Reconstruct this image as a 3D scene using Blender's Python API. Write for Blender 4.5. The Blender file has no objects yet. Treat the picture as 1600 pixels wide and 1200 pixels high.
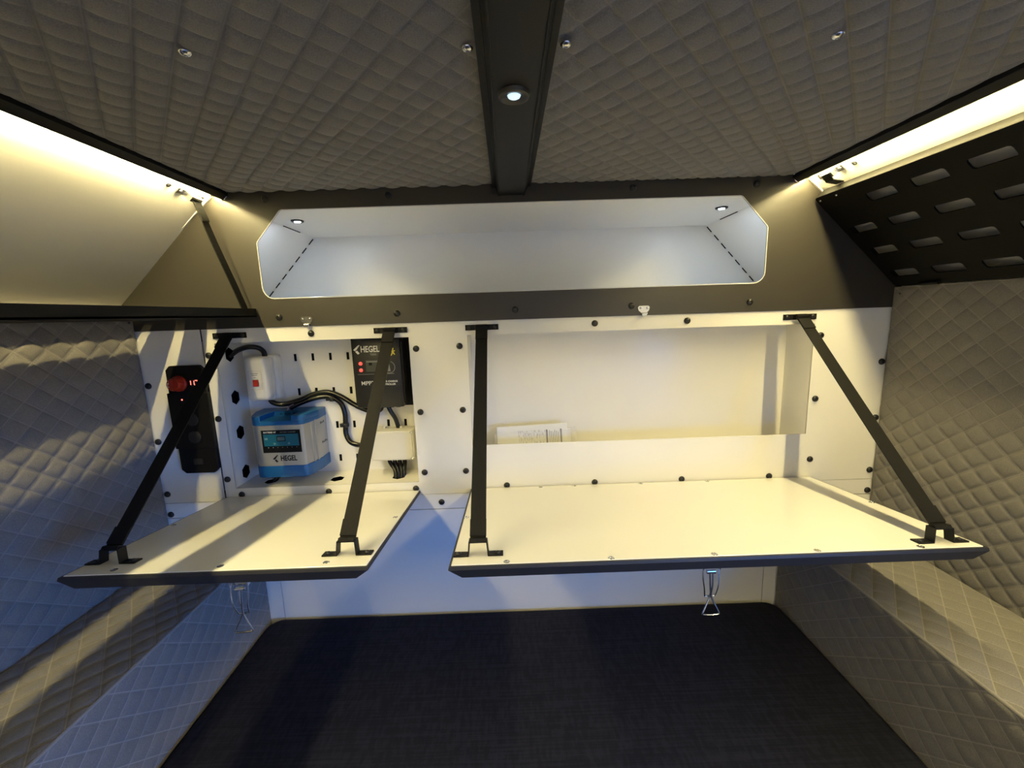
import bpy, bmesh, math, random
from mathutils import Vector, Matrix
from mathutils.geometry import delaunay_2d_cdt

random.seed(4)
H = 0.88                      # camera height above the cabin floor; coordinates below are relative to it
scene = bpy.context.scene
COL = scene.collection

# ------------------------------------------------------------------ camera
cam_d = bpy.data.cameras.new('camera')
cam = bpy.data.objects.new('camera', cam_d)
COL.objects.link(cam)
scene.camera = cam
PITCH, YAW, ROLL = -0.165, -0.0064, -0.0326
cp, sp = math.cos(PITCH), math.sin(PITCH)
fwd = Vector((-math.sin(YAW) * cp, math.cos(YAW) * cp, sp))
rgt0 = Vector((math.cos(YAW), math.sin(YAW), 0))
up0 = rgt0.cross(fwd)
rgt = rgt0 * math.cos(ROLL) + up0 * math.sin(ROLL)
upv = up0 * math.cos(ROLL) - rgt0 * math.sin(ROLL)
m = Matrix((rgt, upv, -fwd)).transposed().to_4x4()
m.translation = Vector((-0.0193, -1.0, H))
cam.matrix_world = m
cam_d.sensor_fit = 'HORIZONTAL'
cam_d.sensor_width = 36.0
cam_d.lens = 36.0 * 656.65 / 1600.0
cam_d.clip_start = 0.02
cam_d.clip_end = 50

# ------------------------------------------------------------------ world (dusk sky outside the side door)
world = bpy.data.worlds.new('dusk')
scene.world = world
world.use_nodes = True
wn = world.node_tree
wn.nodes.clear()
w_out = wn.nodes.new('ShaderNodeOutputWorld')
w_bg = wn.nodes.new('ShaderNodeBackground')
w_tc = wn.nodes.new('ShaderNodeTexCoord')
w_sep = wn.nodes.new('ShaderNodeSeparateXYZ')
w_rmp = wn.nodes.new('ShaderNodeValToRGB')
w_rmp.color_ramp.elements[0].position = 0.45
w_rmp.color_ramp.elements[0].color = (0.003, 0.012, 0.04, 1)
w_rmp.color_ramp.elements[1].position = 0.487
w_rmp.color_ramp.elements[1].color = (0.05, 0.28, 1.0, 1)
w_mr = wn.nodes.new('ShaderNodeMapRange')
w_mr.inputs[1].default_value = -1
w_mr.inputs[2].default_value = 1
wn.links.new(w_tc.outputs['Generated'], w_sep.inputs[0])
wn.links.new(w_sep.outputs['Z'], w_mr.inputs[0])
wn.links.new(w_mr.outputs[0], w_rmp.inputs[0])
wn.links.new(w_rmp.outputs[0], w_bg.inputs['Color'])
w_bg.inputs['Strength'].default_value = 31.0
wn.links.new(w_bg.outputs[0], w_out.inputs[0])

DOOR_Y0, DOOR_Y1, DOOR_Z0, DOOR_Z1 = -1.78, -1.08, -0.60, -0.17
pl = bpy.data.lights.new('door_portal', 'AREA')
pl.shape = 'RECTANGLE'
pl.size = DOOR_Y1 - DOOR_Y0
pl.size_y = DOOR_Z1 - DOOR_Z0
pl.cycles.is_portal = True
plo = bpy.data.objects.new('door_portal', pl)
COL.objects.link(plo)
plo.location = (0.95, (DOOR_Y0 + DOOR_Y1) / 2, (DOOR_Z0 + DOOR_Z1) / 2 + H)
plo.rotation_euler = (0, math.radians(90), 0)
plo.rotation_euler = Matrix(((0, 0, 1), (1, 0, 0), (0, 1, 0))).to_euler()

LED_STRENGTH = 335.0
NICHE_LENS = 600.0
BEAM_POWER = 0.25

vs = scene.view_settings
vs.view_transform = 'Standard'
vs.look = 'None'
vs.exposure = 0.0
vs.gamma = 1.0
vs.use_curve_mapping = False

# ------------------------------------------------------------------ materials
MATS = {}
def new_mat(name):
    mt = bpy.data.materials.new(name)
    mt.use_nodes = True
    MATS[name] = mt
    nt = mt.node_tree
    return mt, nt, nt.nodes['Principled BSDF']

def paint(name, col, rough=0.4, metal=0.0, spec=0.5, bump=0.0, bscale=400, var=0.04, coat=0.0):
    mt, nt, b = new_mat(name)
    b.inputs['Roughness'].default_value = rough
    b.inputs['Metallic'].default_value = metal
    b.inputs['Specular IOR Level'].default_value = spec
    b.inputs['Coat Weight'].default_value = coat
    b.inputs['Coat Roughness'].default_value = 0.12
    tc = nt.nodes.new('ShaderNodeTexCoord')
    nz = nt.nodes.new('ShaderNodeTexNoise')
    nz.inputs['Scale'].default_value = 9
    nz.inputs['Detail'].default_value = 3
    nt.links.new(tc.outputs['Object'], nz.inputs['Vector'])
    rp = nt.nodes.new('ShaderNodeValToRGB')
    rp.color_ramp.elements[0].color = tuple(c * (1 - var) for c in col) + (1,)
    rp.color_ramp.elements[1].color = tuple(min(1, c * (1 + var)) for c in col) + (1,)
    nt.links.new(nz.outputs['Fac'], rp.inputs[0])
    nt.links.new(rp.outputs[0], b.inputs['Base Color'])
    if bump:
        n2 = nt.nodes.new('ShaderNodeTexNoise')
        n2.inputs['Scale'].default_value = bscale
        nt.links.new(tc.outputs['Object'], n2.inputs['Vector'])
        bp = nt.nodes.new('ShaderNodeBump')
        bp.inputs['Strength'].default_value = bump
        bp.inputs['Distance'].default_value = 0.001
        nt.links.new(n2.outputs['Fac'], bp.inputs['Height'])
        nt.links.new(bp.outputs[0], b.inputs['Normal'])
    return mt

def emit(name, col, strength):
    mt, nt, b = new_mat(name)
    b.inputs['Base Color'].default_value = (*col, 1)
    b.inputs['Emission Color'].default_value = (*col, 1)
    b.inputs['Emission Strength'].default_value = strength
    return mt

white = paint('white_powder_coat', (0.86, 0.84, 0.79), 0.20, bump=0.03, bscale=500, var=0.01)
lidwhite = paint('white_gloss_laminate', (0.84, 0.83, 0.80), 0.16, var=0.01)
hullwhite = paint('white_hull_gelcoat', (0.80, 0.78, 0.73), 0.30, bump=0.04, bscale=120, var=0.015)
darkpan = paint('dark_bronze_powder_coat', (0.040, 0.036, 0.030), 0.38, bump=0.12, bscale=900, var=0.05)
blackmetal = paint('black_powder_coat', (0.0060, 0.0056, 0.0050), 0.48, spec=0.22, bump=0.15, bscale=900)
doorblack = paint('matt_black_sheet', (0.0035, 0.0032, 0.0028), 0.6, spec=0.12)
blackplas = paint('black_plastic', (0.013, 0.013, 0.013), 0.38)
rubber = paint('black_rubber', (0.018, 0.018, 0.020), 0.55)
voidm = paint('dark_void', (0.004, 0.004, 0.004), 0.9, spec=0.1)
steel = paint('zinc_steel', (0.72, 0.72, 0.72), 0.22, metal=1.0)
whiteplas = paint('white_plastic', (0.78, 0.77, 0.73), 0.35)
greyplas = paint('light_grey_plastic', (0.70, 0.68, 0.62), 0.38)
silver = paint('silver_paint', (0.42, 0.42, 0.41), 0.36, metal=0.35)
blue = paint('blue_plastic', (0.008, 0.105, 0.31), 0.33)
darkblue = paint('dark_blue_plastic', (0.010, 0.035, 0.12), 0.4)
teal = paint('teal_display', (0.010, 0.12, 0.19), 0.3)
cable = paint('black_cable_sheath', (0.004, 0.004, 0.0045), 0.25)
redplas = paint('red_plastic', (0.34, 0.022, 0.010), 0.4)
redglow = emit('red_glow', (1.0, 0.10, 0.08), 0.9)  # weak glow put into the red of the controller buttons
redseg = emit('red_segment', (1.0, 0.18, 0.12), 3.0)
inkw = paint('white_print', (0.75, 0.75, 0.72), 0.5)
inkb = paint('black_print', (0.005, 0.005, 0.006), 0.6, spec=0.2)
inkg = paint('grey_print', (0.22, 0.22, 0.21), 0.5)
inky = paint('yellow_print', (0.75, 0.62, 0.06), 0.5)
pinkwire = paint('pale_pink_wire', (0.55, 0.27, 0.27), 0.5)
greylcd = paint('grey_lcd', (0.06, 0.065, 0.055), 0.3)
ledm = emit('warm_led', (1.0, 0.825, 0.37), LED_STRENGTH)
coolm = emit('cool_led_lens', (0.72, 0.85, 1.0), NICHE_LENS)
coolb = emit('cool_beam_lens', (0.62, 0.86, 1.0), 1.1)

def webbing():
    mt, nt, b = new_mat('black_webbing')
    b.inputs['Roughness'].default_value = 0.6
    b.inputs['Base Color'].default_value = (0.006, 0.0058, 0.0055, 1)
    b.inputs['Specular IOR Level'].default_value = 0.22
    tc = nt.nodes.new('ShaderNodeTexCoord')
    wv = nt.nodes.new('ShaderNodeTexWave')
    wv.inputs['Scale'].default_value = 120
    wv.inputs['Distortion'].default_value = 1
    nt.links.new(tc.outputs['Object'], wv.inputs['Vector'])
    bp = nt.nodes.new('ShaderNodeBump')
    bp.inputs['Strength'].default_value = 0.25
    bp.inputs['Distance'].default_value = 0.001
    nt.links.new(wv.outputs['Fac'], bp.inputs['Height'])
    nt.links.new(bp.outputs[0], b.inputs['Normal'])
    return mt
web = webbing()

def quilt_mat(nm, stitch):
    mt, nt, b = new_mat(nm)
    b.inputs['Roughness'].default_value = 0.85
    b.inputs['Specular IOR Level'].default_value = 0.25
    b.inputs['Sheen Weight'].default_value = 0.15
    uv = nt.nodes.new('ShaderNodeUVMap')
    sp_ = nt.nodes.new('ShaderNodeSeparateXYZ')
    nt.links.new(uv.outputs[0], sp_.inputs[0])
    lines = []
    for op in ('ADD', 'SUBTRACT'):
        a = nt.nodes.new('ShaderNodeMath'); a.operation = op
        nt.links.new(sp_.outputs[0], a.inputs[0]); nt.links.new(sp_.outputs[1], a.inputs[1])
        p = nt.nodes.new('ShaderNodeMath'); p.operation = 'PINGPONG'; p.inputs[1].default_value = 0.5
        nt.links.new(a.outputs[0], p.inputs[0])
        r = nt.nodes.new('ShaderNodeMapRange')
        r.inputs[1].default_value = 0.012; r.inputs[2].default_value = 0.034
        r.inputs[3].default_value = 1.0; r.inputs[4].default_value = 0.0
        nt.links.new(p.outputs[0], r.inputs[0])
        lines.append(r)
    mx = nt.nodes.new('ShaderNodeMath'); mx.operation = 'MAXIMUM'
    nt.links.new(lines[0].outputs[0], mx.inputs[0]); nt.links.new(lines[1].outputs[0], mx.inputs[1])
    tc = nt.nodes.new('ShaderNodeTexCoord')
    nz = nt.nodes.new('ShaderNodeTexNoise'); nz.inputs['Scale'].default_value = 700; nz.inputs['Detail'].default_value = 2
    nt.links.new(tc.outputs['Object'], nz.inputs['Vector'])
    rp = nt.nodes.new('ShaderNodeValToRGB')
    rp.color_ramp.elements[0].position = 0.3
    rp.color_ramp.elements[0].color = (0.165, 0.155, 0.145, 1)
    rp.color_ramp.elements[1].position = 0.7
    rp.color_ramp.elements[1].color = (0.235, 0.220, 0.205, 1)
    nt.links.new(nz.outputs['Fac'], rp.inputs[0])
    mix = nt.nodes.new('ShaderNodeMix'); mix.data_type = 'RGBA'
    mix.inputs[7].default_value = (0.36, 0.34, 0.31, 1)
    ml = nt.nodes.new('ShaderNodeMath'); ml.operation = 'MULTIPLY'; ml.inputs[1].default_value = stitch
    nt.links.new(mx.outputs[0], ml.inputs[0])
    nt.links.new(ml.outputs[0], mix.inputs[0])
    nt.links.new(rp.outputs[0], mix.inputs[6])
    nt.links.new(mix.outputs[2], b.inputs['Base Color'])
    bp = nt.nodes.new('ShaderNodeBump'); bp.inputs['Strength'].default_value = 0.25; bp.inputs['Distance'].default_value = 0.001
    nt.links.new(nz.outputs['Fac'], bp.inputs['Height'])
    nt.links.new(bp.outputs[0], b.inputs['Normal'])
    return mt
quiltm = quilt_mat('quilted_grey_fabric', 0.42)
quiltb = quilt_mat('quilted_grey_fabric_pale_stitch', 0.70)

def mattress_mat():
    mt, nt, b = new_mat('navy_woven_fabric')
    b.inputs['Roughness'].default_value = 0.85
    b.inputs['Specular IOR Level'].default_value = 0.2
    tc = nt.nodes.new('ShaderNodeTexCoord')
    mp = nt.nodes.new('ShaderNodeMapping'); mp.inputs['Scale'].default_value = (7, 260, 7)
    nz = nt.nodes.new('ShaderNodeTexNoise'); nz.inputs['Scale'].default_value = 1.0; nz.inputs['Detail'].default_value = 6
    nt.links.new(tc.outputs['Object'], mp.inputs[0]); nt.links.new(mp.outputs[0], nz.inputs['Vector'])
    mp2 = nt.nodes.new('ShaderNodeMapping'); mp2.inputs['Scale'].default_value = (140, 40, 40)
    nz2 = nt.nodes.new('ShaderNodeTexNoise'); nz2.inputs['Scale'].default_value = 1.0; nz2.inputs['Detail'].default_value = 4
    nt.links.new(tc.outputs['Object'], mp2.inputs[0]); nt.links.new(mp2.outputs[0], nz2.inputs['Vector'])
    ad = nt.nodes.new('ShaderNodeMath'); ad.operation = 'ADD'
    nt.links.new(nz.outputs['Fac'], ad.inputs[0]); nt.links.new(nz2.outputs['Fac'], ad.inputs[1])
    rp = nt.nodes.new('ShaderNodeValToRGB')
    rp.color_ramp.elements[0].position = 0.75; rp.color_ramp.elements[0].color = (0.007, 0.008, 0.017, 1)
    rp.color_ramp.elements[1].position = 1.0
    rp.color_ramp.elements[1].color = (0.014, 0.015, 0.028, 1)
    md = nt.nodes.new('ShaderNodeMath'); md.operation = 'MULTIPLY'; md.inputs[1].default_value = 0.85
    nt.links.new(ad.outputs[0], md.inputs[0]); nt.links.new(md.outputs[0], rp.inputs[0])
    nt.links.new(rp.outputs[0], b.inputs['Base Color'])
    bp = nt.nodes.new('ShaderNodeBump'); bp.inputs['Strength'].default_value = 0.3; bp.inputs['Distance'].default_value = 0.001
    nt.links.new(ad.outputs[0], bp.inputs['Height']); nt.links.new(bp.outputs[0], b.inputs['Normal'])
    return mt
mattm = mattress_mat()

def paper_mat():
    mt, nt, b = new_mat('printed_paper')
    b.inputs['Roughness'].default_value = 0.6
    tc = nt.nodes.new('ShaderNodeTexCoord')
    mp = nt.nodes.new('ShaderNodeMapping'); mp.inputs['Scale'].default_value = (420, 1, 90)
    nz = nt.nodes.new('ShaderNodeTexNoise'); nz.inputs['Scale'].default_value = 1; nz.inputs['Detail'].default_value = 3
    nt.links.new(tc.outputs['Object'], mp.inputs[0]); nt.links.new(mp.outputs[0], nz.inputs['Vector'])
    rp = nt.nodes.new('ShaderNodeValToRGB')
    rp.color_ramp.elements[0].position = 0.36; rp.color_ramp.elements[0].color = (0.45, 0.44, 0.42, 1)
    rp.color_ramp.elements[1].position = 0.5; rp.color_ramp.elements[1].color = (0.82, 0.81, 0.78, 1)
    nt.links.new(nz.outputs['Fac'], rp.inputs[0])
    nt.links.new(rp.outputs[0], b.inputs['Base Color'])
    return mt
paperprint = paper_mat()
paper = paint('plain_paper', (0.84, 0.83, 0.80), 0.6, var=0.01)

def film_mat():
    mt, nt, b = new_mat('clear_plastic_film')
    b.inputs['Base Color'].default_value = (0.95, 0.95, 0.95, 1)
    b.inputs['Roughness'].default_value = 0.12
    b.inputs['Alpha'].default_value = 0.07
    return mt
film = film_mat()

# ------------------------------------------------------------------ mesh helpers
BASE = {}
def fr(o, ex=(1, 0, 0), ey=(0, 1, 0), ez=None):
    """frame matrix: local x, y, z axes ex, ey, ez at o"""
    ex = Vector(ex).normalized(); ey = Vector(ey).normalized()
    ez = Vector(ez).normalized() if ez else ex.cross(ey)
    mm = Matrix((ex, ey, ez)).transposed().to_4x4()
    mm.translation = Vector(o)
    return mm
ID = Matrix.Identity(4)

class B:
    def __init__(s, M=None):
        s.v = []; s.f = []; s.M = M or ID
    def add(s, vs_, fs_, M=None):
        n = len(s.v); T = s.M @ M if M else s.M
        s.v += [T @ Vector(p) for p in vs_]
        s.f += [tuple(i + n for i in q) for q in fs_]
        return s
    def box(s, a, b, M=None, bev=0.0, seg=2):
        x0, y0, z0 = (min(a[i], b[i]) for i in range(3)); x1, y1, z1 = (max(a[i], b[i]) for i in range(3))
        P = [(x0,y0,z0),(x1,y0,z0),(x1,y1,z0),(x0,y1,z0),(x0,y0,z1),(x1,y0,z1),(x1,y1,z1),(x0,y1,z1)]
        F = [(3,2,1,0),(4,5,6,7),(0,1,5,4),(1,2,6,5),(2,3,7,6),(3,0,4,7)]
        if not bev:
            return s.add(P, F, M)
        bm = bmesh.new()
        vv = [bm.verts.new(p) for p in P]
        for q in F: bm.faces.new([vv[i] for i in q])
        bmesh.ops.bevel(bm, geom=bm.edges[:], offset=bev, segments=seg, affect='EDGES', profile=0.5)
        return s.addbm(bm, M)
    def addbm(s, bm, M=None):
        bm.verts.index_update()
        s.add([v.co.copy() for v in bm.verts], [tuple(v.index for v in f.verts) for f in bm.faces], M)
        bm.free(); return s
    def lathe(s, prof, n=20, M=None):
        """prof: (r, h) list revolved about local z"""
        vs_ = []; fs_ = []
        for r, h in prof:
            for k in range(n):
                a = 2 * math.pi * k / n
                vs_.append((r * math.cos(a), r * math.sin(a), h))
        for i in range(len(prof) - 1):
            for k in range(n):
                k2 = (k + 1) % n
                fs_.append((i*n+k, i*n+k2, (i+1)*n+k2, (i+1)*n+k))
        fs_.append(tuple(range(n))[::-1]); fs_.append(tuple((len(prof)-1)*n + k for k in range(n)))
        return s.add(vs_, fs_, M)
    def tube(s, pts, r, n=10, closed=False, smooth_sub=0, M=None):
        pts = [Vector(p) for p in pts]
        if smooth_sub:
            out = []
            N = len(pts)
            rng = range(N if closed else N - 1)
            for i in rng:
                p0 = pts[(i-1) % N] if (closed or i > 0) else pts[0]
                p1 = pts[i]; p2 = pts[(i+1) % N]
                p3 = pts[(i+2) % N] if (closed or i + 2 < N) else pts[-1]
                for k in range(smooth_sub):
                    t = k / smooth_sub
                    out.append(0.5 * ((2*p1) + (p2-p0)*t + (2*p0-5*p1+4*p2-p3)*t*t + (3*p1-p0-3*p2+p3)*t**3))
            if not closed: out.append(pts[-1])
            pts = out
        N = len(pts); vs_ = []; fs_ = []
        ref = None
        for i, p in enumerate(pts):
            a = pts[(i-1) % N] if (closed or i > 0) else p
            c = pts[(i+1) % N] if (closed or i < N-1) else p
            t = (c - a).normalized()
            if ref is None:
                ref = t.orthogonal().normalized()
            ref = (ref - t * ref.dot(t)).normalized()
            bi = t.cross(ref)
            for k in range(n):
                an = 2*math.pi*k/n
                vs_.append(p + (ref*math.cos(an) + bi*math.sin(an)) * r)
        for i in range(N if closed else N-1):
            j = (i+1) % N
            for k in range(n):
                k2 = (k+1) % n
                fs_.append((i*n+k, i*n+k2, j*n+k2, j*n+k))
        if not closed:
            fs_.append(tuple(range(n))[::-1]); fs_.append(tuple((N-1)*n+k for k in range(n)))
        return s.add(vs_, fs_, M)
    def prism(s, poly, d0, d1, M=None, bev=0.0, seg=2, top_inset=None):
        """poly in local xy, extruded local z d0..d1"""
        n = len(poly)
        P = [(x, y, d0) for x, y in poly] + [(x, y, d1) for x, y in poly]
        F = [tuple(range(n))[::-1], tuple(range(n, 2*n))] + [(i, (i+1) % n, (i+1) % n + n, i+n) for i in range(n)]
        if not bev:
            return s.add(P, F, M)
        bm = bmesh.new()
        vv = [bm.verts.new(p) for p in P]
        for q in F: bm.faces.new([vv[i] for i in q])
        bmesh.ops.bevel(bm, geom=bm.edges[:], offset=bev, segments=seg, affect='EDGES', profile=0.5)
        return s.addbm(bm, M)
    def plate(s, outer, holes, d0, d1, M=None):
        """flat sheet in local xy with holes cut through, thickness d0..d1 in local z"""
        loops = [outer] + holes
        co = []; ed = []
        for lp in loops:
            n0 = len(co)
            co += [Vector(p) for p in lp]
            ed += [(n0 + i, n0 + (i+1) % len(lp)) for i in range(len(lp))]
        r = delaunay_2d_cdt(co, ed, [], 0, 1e-7)
        cv, cf = r[0], r[2]
        def inside(p, lp):
            c = False; n = len(lp)
            for i in range(n):
                (x1, y1), (x2, y2) = lp[i], lp[(i+1) % n]
                if (y1 > p[1]) != (y2 > p[1]) and p[0] < (x2-x1)*(p[1]-y1)/(y2-y1) + x1: c = not c
            return c
        bbs = [(min(p[0] for p in h), max(p[0] for p in h), min(p[1] for p in h), max(p[1] for p in h)) for h in holes]
        keep = []
        for f in cf:
            c = ((cv[f[0]][0]+cv[f[1]][0]+cv[f[2]][0])/3, (cv[f[0]][1]+cv[f[1]][1]+cv[f[2]][1])/3)
            if not inside(c, outer): continue
            if any(bb[0] <= c[0] <= bb[1] and bb[2] <= c[1] <= bb[3] and inside(c, h) for bb, h in zip(bbs, holes)): continue
            keep.append(tuple(f))
        n = len(cv)
        s.add([(p[0], p[1], d1) for p in cv], keep, M)
        s.add([(p[0], p[1], d0) for p in cv], [q[::-1] for q in keep], M)
        for li, lp in enumerate(loops):
            k = len(lp)
            P = [(x, y, d0) for x, y in lp] + [(x, y, d1) for x, y in lp]
            F = [(i, (i+1) % k, (i+1) % k + k, i+k) for i in range(k)]
            s.add(P, F, M)
        return s
    def build(s, name, mat, root=None, smooth=False, uv=None, bevmod=None):
        me = bpy.data.meshes.new(name)
        if root is not None:
            o0 = BASE[root.name]
        else:
            xs = [p.x for p in s.v]; ys = [p.y for p in s.v]; zs = [p.z for p in s.v]
            o0 = Vector(((min(xs)+max(xs))/2, (min(ys)+max(ys))/2, min(zs)))
        me.from_pydata([p - o0 for p in s.v], [], s.f)
        bm = bmesh.new(); bm.from_mesh(me)
        bmesh.ops.recalc_face_normals(bm, faces=bm.faces[:])
        bm.to_mesh(me); bm.free()
        me.materials.append(mat)
        if smooth:
            me.polygons.foreach_set('use_smooth', [True] * len(me.polygons))
            try: me.set_sharp_from_angle(angle=math.radians(38))
            except Exception: pass
        ob = bpy.data.objects.new(name, me)
        COL.objects.link(ob)
        if root is not None:
            ob.parent = root
            BASE[ob.name] = o0.copy()
        else:
            ob.location = o0 + Vector((0, 0, H))
            BASE[ob.name] = o0.copy()
        return ob

def tag(o, label=None, cat=None, group=None, kind=None):
    if label: o['label'] = label
    if cat: o['category'] = cat
    if group: o['group'] = group
    if kind: o['kind'] = kind
    return o

def thing(name, base, label=None, cat=None, group=None, kind=None):
    o = bpy.data.objects.new(name, None)
    o.empty_display_size = 0.02
    COL.objects.link(o)
    o.location = Vector(base) + Vector((0, 0, H))
    BASE[o.name] = Vector(base)
    return tag(o, label, cat, group, kind)

def inst(mesh_ob, name, root, M):
    """another copy of a part's mesh (built at the origin) under root, placed by matrix M"""
    o = bpy.data.objects.new(name, mesh_ob)
    COL.objects.link(o)
    o.parent = root
    mm = M.copy(); mm.translation = M.translation - BASE[root.name]
    o.matrix_local = mm
    BASE[o.name] = M.translation.copy()
    return o

def mesh_of(b, name, mat, smooth=True):
    me = bpy.data.meshes.new(name)
    me.from_pydata([tuple(p) for p in b.v], [], b.f)
    bm = bmesh.new(); bm.from_mesh(me)
    bmesh.ops.recalc_face_normals(bm, faces=bm.faces[:])
    bm.to_mesh(me); bm.free()
    me.materials.append(mat)
    if smooth:
        me.polygons.foreach_set('use_smooth', [True] * len(me.polygons))
        me.set_sharp_from_angle(angle=math.radians(38))
    return me

def text(txt, size, M, mat, root, name='lettering', bold=0.0, sx=1.0, align='CENTER', depth=0.0002, cat=None):
    cu = bpy.data.curves.new('t', 'FONT')
    cu.body = txt; cu.size = size; cu.align_x = align; cu.align_y = 'CENTER'
    cu.extrude = depth; cu.offset = bold
    cu.resolution_u = 3
    to = bpy.data.objects.new('t', cu)
    COL.objects.link(to)
    dg = bpy.context.evaluated_depsgraph_get()
    me = bpy.data.meshes.new_from_object(to.evaluated_get(dg))
    bpy.data.objects.remove(to)
    me.name = name
    me.transform(Matrix.Diagonal((sx, 1, 1, 1)))
    me.materials.clear(); me.materials.append(mat)
    return inst(me, name, root, M)

DU, DV = 0.0525, 0.045        # diamond length and width of the quilted lining
def quilt(name, root, O, eu, ev, nrm, u0, u1, v0, v1, pu=0.0, pv=0.0, height=0.0045, depth=0.014, power=0.34, edge=0.008, mat=None):
    """puffed diamond-quilted pad: real relief, grid aligned with the stitch lines. u along DU, v along DV."""
    O = Vector(O); eu = Vector(eu); ev = Vector(ev); nrm = Vector(nrm)
    su, sv = DU / 10, DV / 10
    def axis(a, b, st, ph):
        i0 = math.ceil((a - ph) / st + 1e-6); i1 = math.floor((b - ph) / st - 1e-6)
        return [a] + [ph + i * st for i in range(i0, i1 + 1)] + [b]
    us = axis(u0, u1, su, pu); vs2 = axis(v0, v1, sv, pv)
    V = []; UV = []; HS = []
    nv = len(vs2)
    for u in us:
        for v in vs2:
            a = (u - pu) / DU + (v - pv) / DV; b = (u - pu) / DU - (v - pv) / DV
            ca = abs(math.sin(math.pi * a)); cb = abs(math.sin(math.pi * b))
            h = height * ((ca * cb) ** power)
            e = min(u - u0, u1 - u, v - v0, v1 - v)
            h *= min(1, e / 0.008 + 0.15)
            if edge > 0.01: h *= min(1, min(v - v0, v1 - v) / edge)
            V.append(O + eu * u + ev * v + nrm * h)
            UV.append(((u - pu) / DU, (v - pv) / DV))
            HS.append(h)
    F = []
    for i in range(len(us) - 1):
        for j in range(nv - 1):
            q = (i*nv+j, (i+1)*nv+j, (i+1)*nv+j+1, i*nv+j+1)
            uc = (us[i] + us[i+1]) / 2; vc = (vs2[j] + vs2[j+1]) / 2
            a = (uc - pu) / DU + (vc - pv) / DV; b = (uc - pu) / DU - (vc - pv) / DV
            ca = abs(math.sin(math.pi * a)); cb = abs(math.sin(math.pi * b))
            mean = (HS[q[0]] + HS[q[1]] + HS[q[2]] + HS[q[3]]) / 4
            h = min(height * ((ca * cb) ** power), max(HS[k] for k in q)) if min(uc - u0, u1 - uc, vc - v0, v1 - vc) > max(edge, 0.008) else mean
            c = len(V)
            V.append(O + eu * uc + ev * vc + nrm * h)
            UV.append(((uc - pu) / DU, (vc - pv) / DV))
            F += [(q[0], q[1], c), (q[1], q[2], c), (q[2], q[3], c), (q[3], q[0], c)]
    ring = [i*nv for i in range(len(us))] + [(len(us)-1)*nv + j for j in range(1, nv)] + \
           [i*nv + nv-1 for i in range(len(us)-2, -1, -1)] + [j for j in range(nv-2, 0, -1)]
    n0 = len(V)
    for k in ring:
        V.append(V[k] - nrm * depth); UV.append(UV[k])
    R = len(ring)
    for k in range(R):
        F.append((ring[k], ring[(k+1) % R], n0 + (k+1) % R, n0 + k))
    flip = eu.cross(ev).dot(nrm) < 0
    if flip: F = [f[::-1] for f in F]
    me = bpy.data.meshes.new(name)
    o0 = BASE[root.name]
    me.from_pydata([p - o0 for p in V], [], F)
    uvl = me.uv_layers.new(name='UVMap')
    li = [0] * len(me.loops)
    me.loops.foreach_get('vertex_index', li)
    flat = []
    for k in li: flat += UV[k]
    uvl.data.foreach_set('uv', flat)
    me.polygons.foreach_set('use_smooth', [True] * len(me.polygons))
    me.materials.append(mat or quiltm)
    ob = bpy.data.objects.new(name, me)
    COL.objects.link(ob); ob.parent = root
    BASE[ob.name] = o0.copy()
    return ob

FRONT = lambda x, y, z: fr((x, y, z), (1, 0, 0), (0, 0, 1), (0, -1, 0))   # local z towards the cabin, local y up
def rect(x0, x1, y0, y1): return [(x0, y0), (x1, y0), (x1, y1), (x0, y1)]
def rrect(x0, x1, y0, y1, r, n=4):
    out = []
    for cx_, cy_, a0 in ((x1-r, y0+r, -90), (x1-r, y1-r, 0), (x0+r, y1-r, 90), (x0+r, y0+r, 180)):
        for k in range(n+1):
            a = math.radians(a0 + 90*k/n)
            out.append((cx_ + r*math.cos(a), cy_ + r*math.sin(a)))
    return out

# shared small fasteners
bolt_me = mesh_of(B().lathe([(0.0076, 0), (0.0076, 0.0012), (0.0068, 0.0030), (0.0045, 0.0044), (0.0026, 0.0048), (0.0024, 0.0034)], 16), 'bolt', blackplas)
rivet_me = mesh_of(B().lathe([(0.0062, 0), (0.0058, 0.0010), (0.0040, 0.0024), (0.0022, 0.0029), (0.0020, 0.0020)], 14), 'rivet', steel)
screw_me = mesh_of(B().lathe([(0.0055, 0), (0.0050, 0.0007), (0.0036, 0.0009), (0.0030, 0.0003)], 14), 'screw', steel)
stud_me = mesh_of(B().lathe([(0.0026, 0), (0.0022, 0.0012), (0.0010, 0.0018)], 10), 'stud', steel)

W = 0.8896
YB = -1.9      # tail of the cabin
ZF = -H        # floor

# ================================================================== THE SETTING
# ---- floor
tag(B().box((-1.0, YB - 0.05, ZF - 0.03), (1.0, 0.15, ZF)).build('floor', paint('floor_panel', (0.10, 0.10, 0.10), 0.7)), kind='structure')

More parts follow.
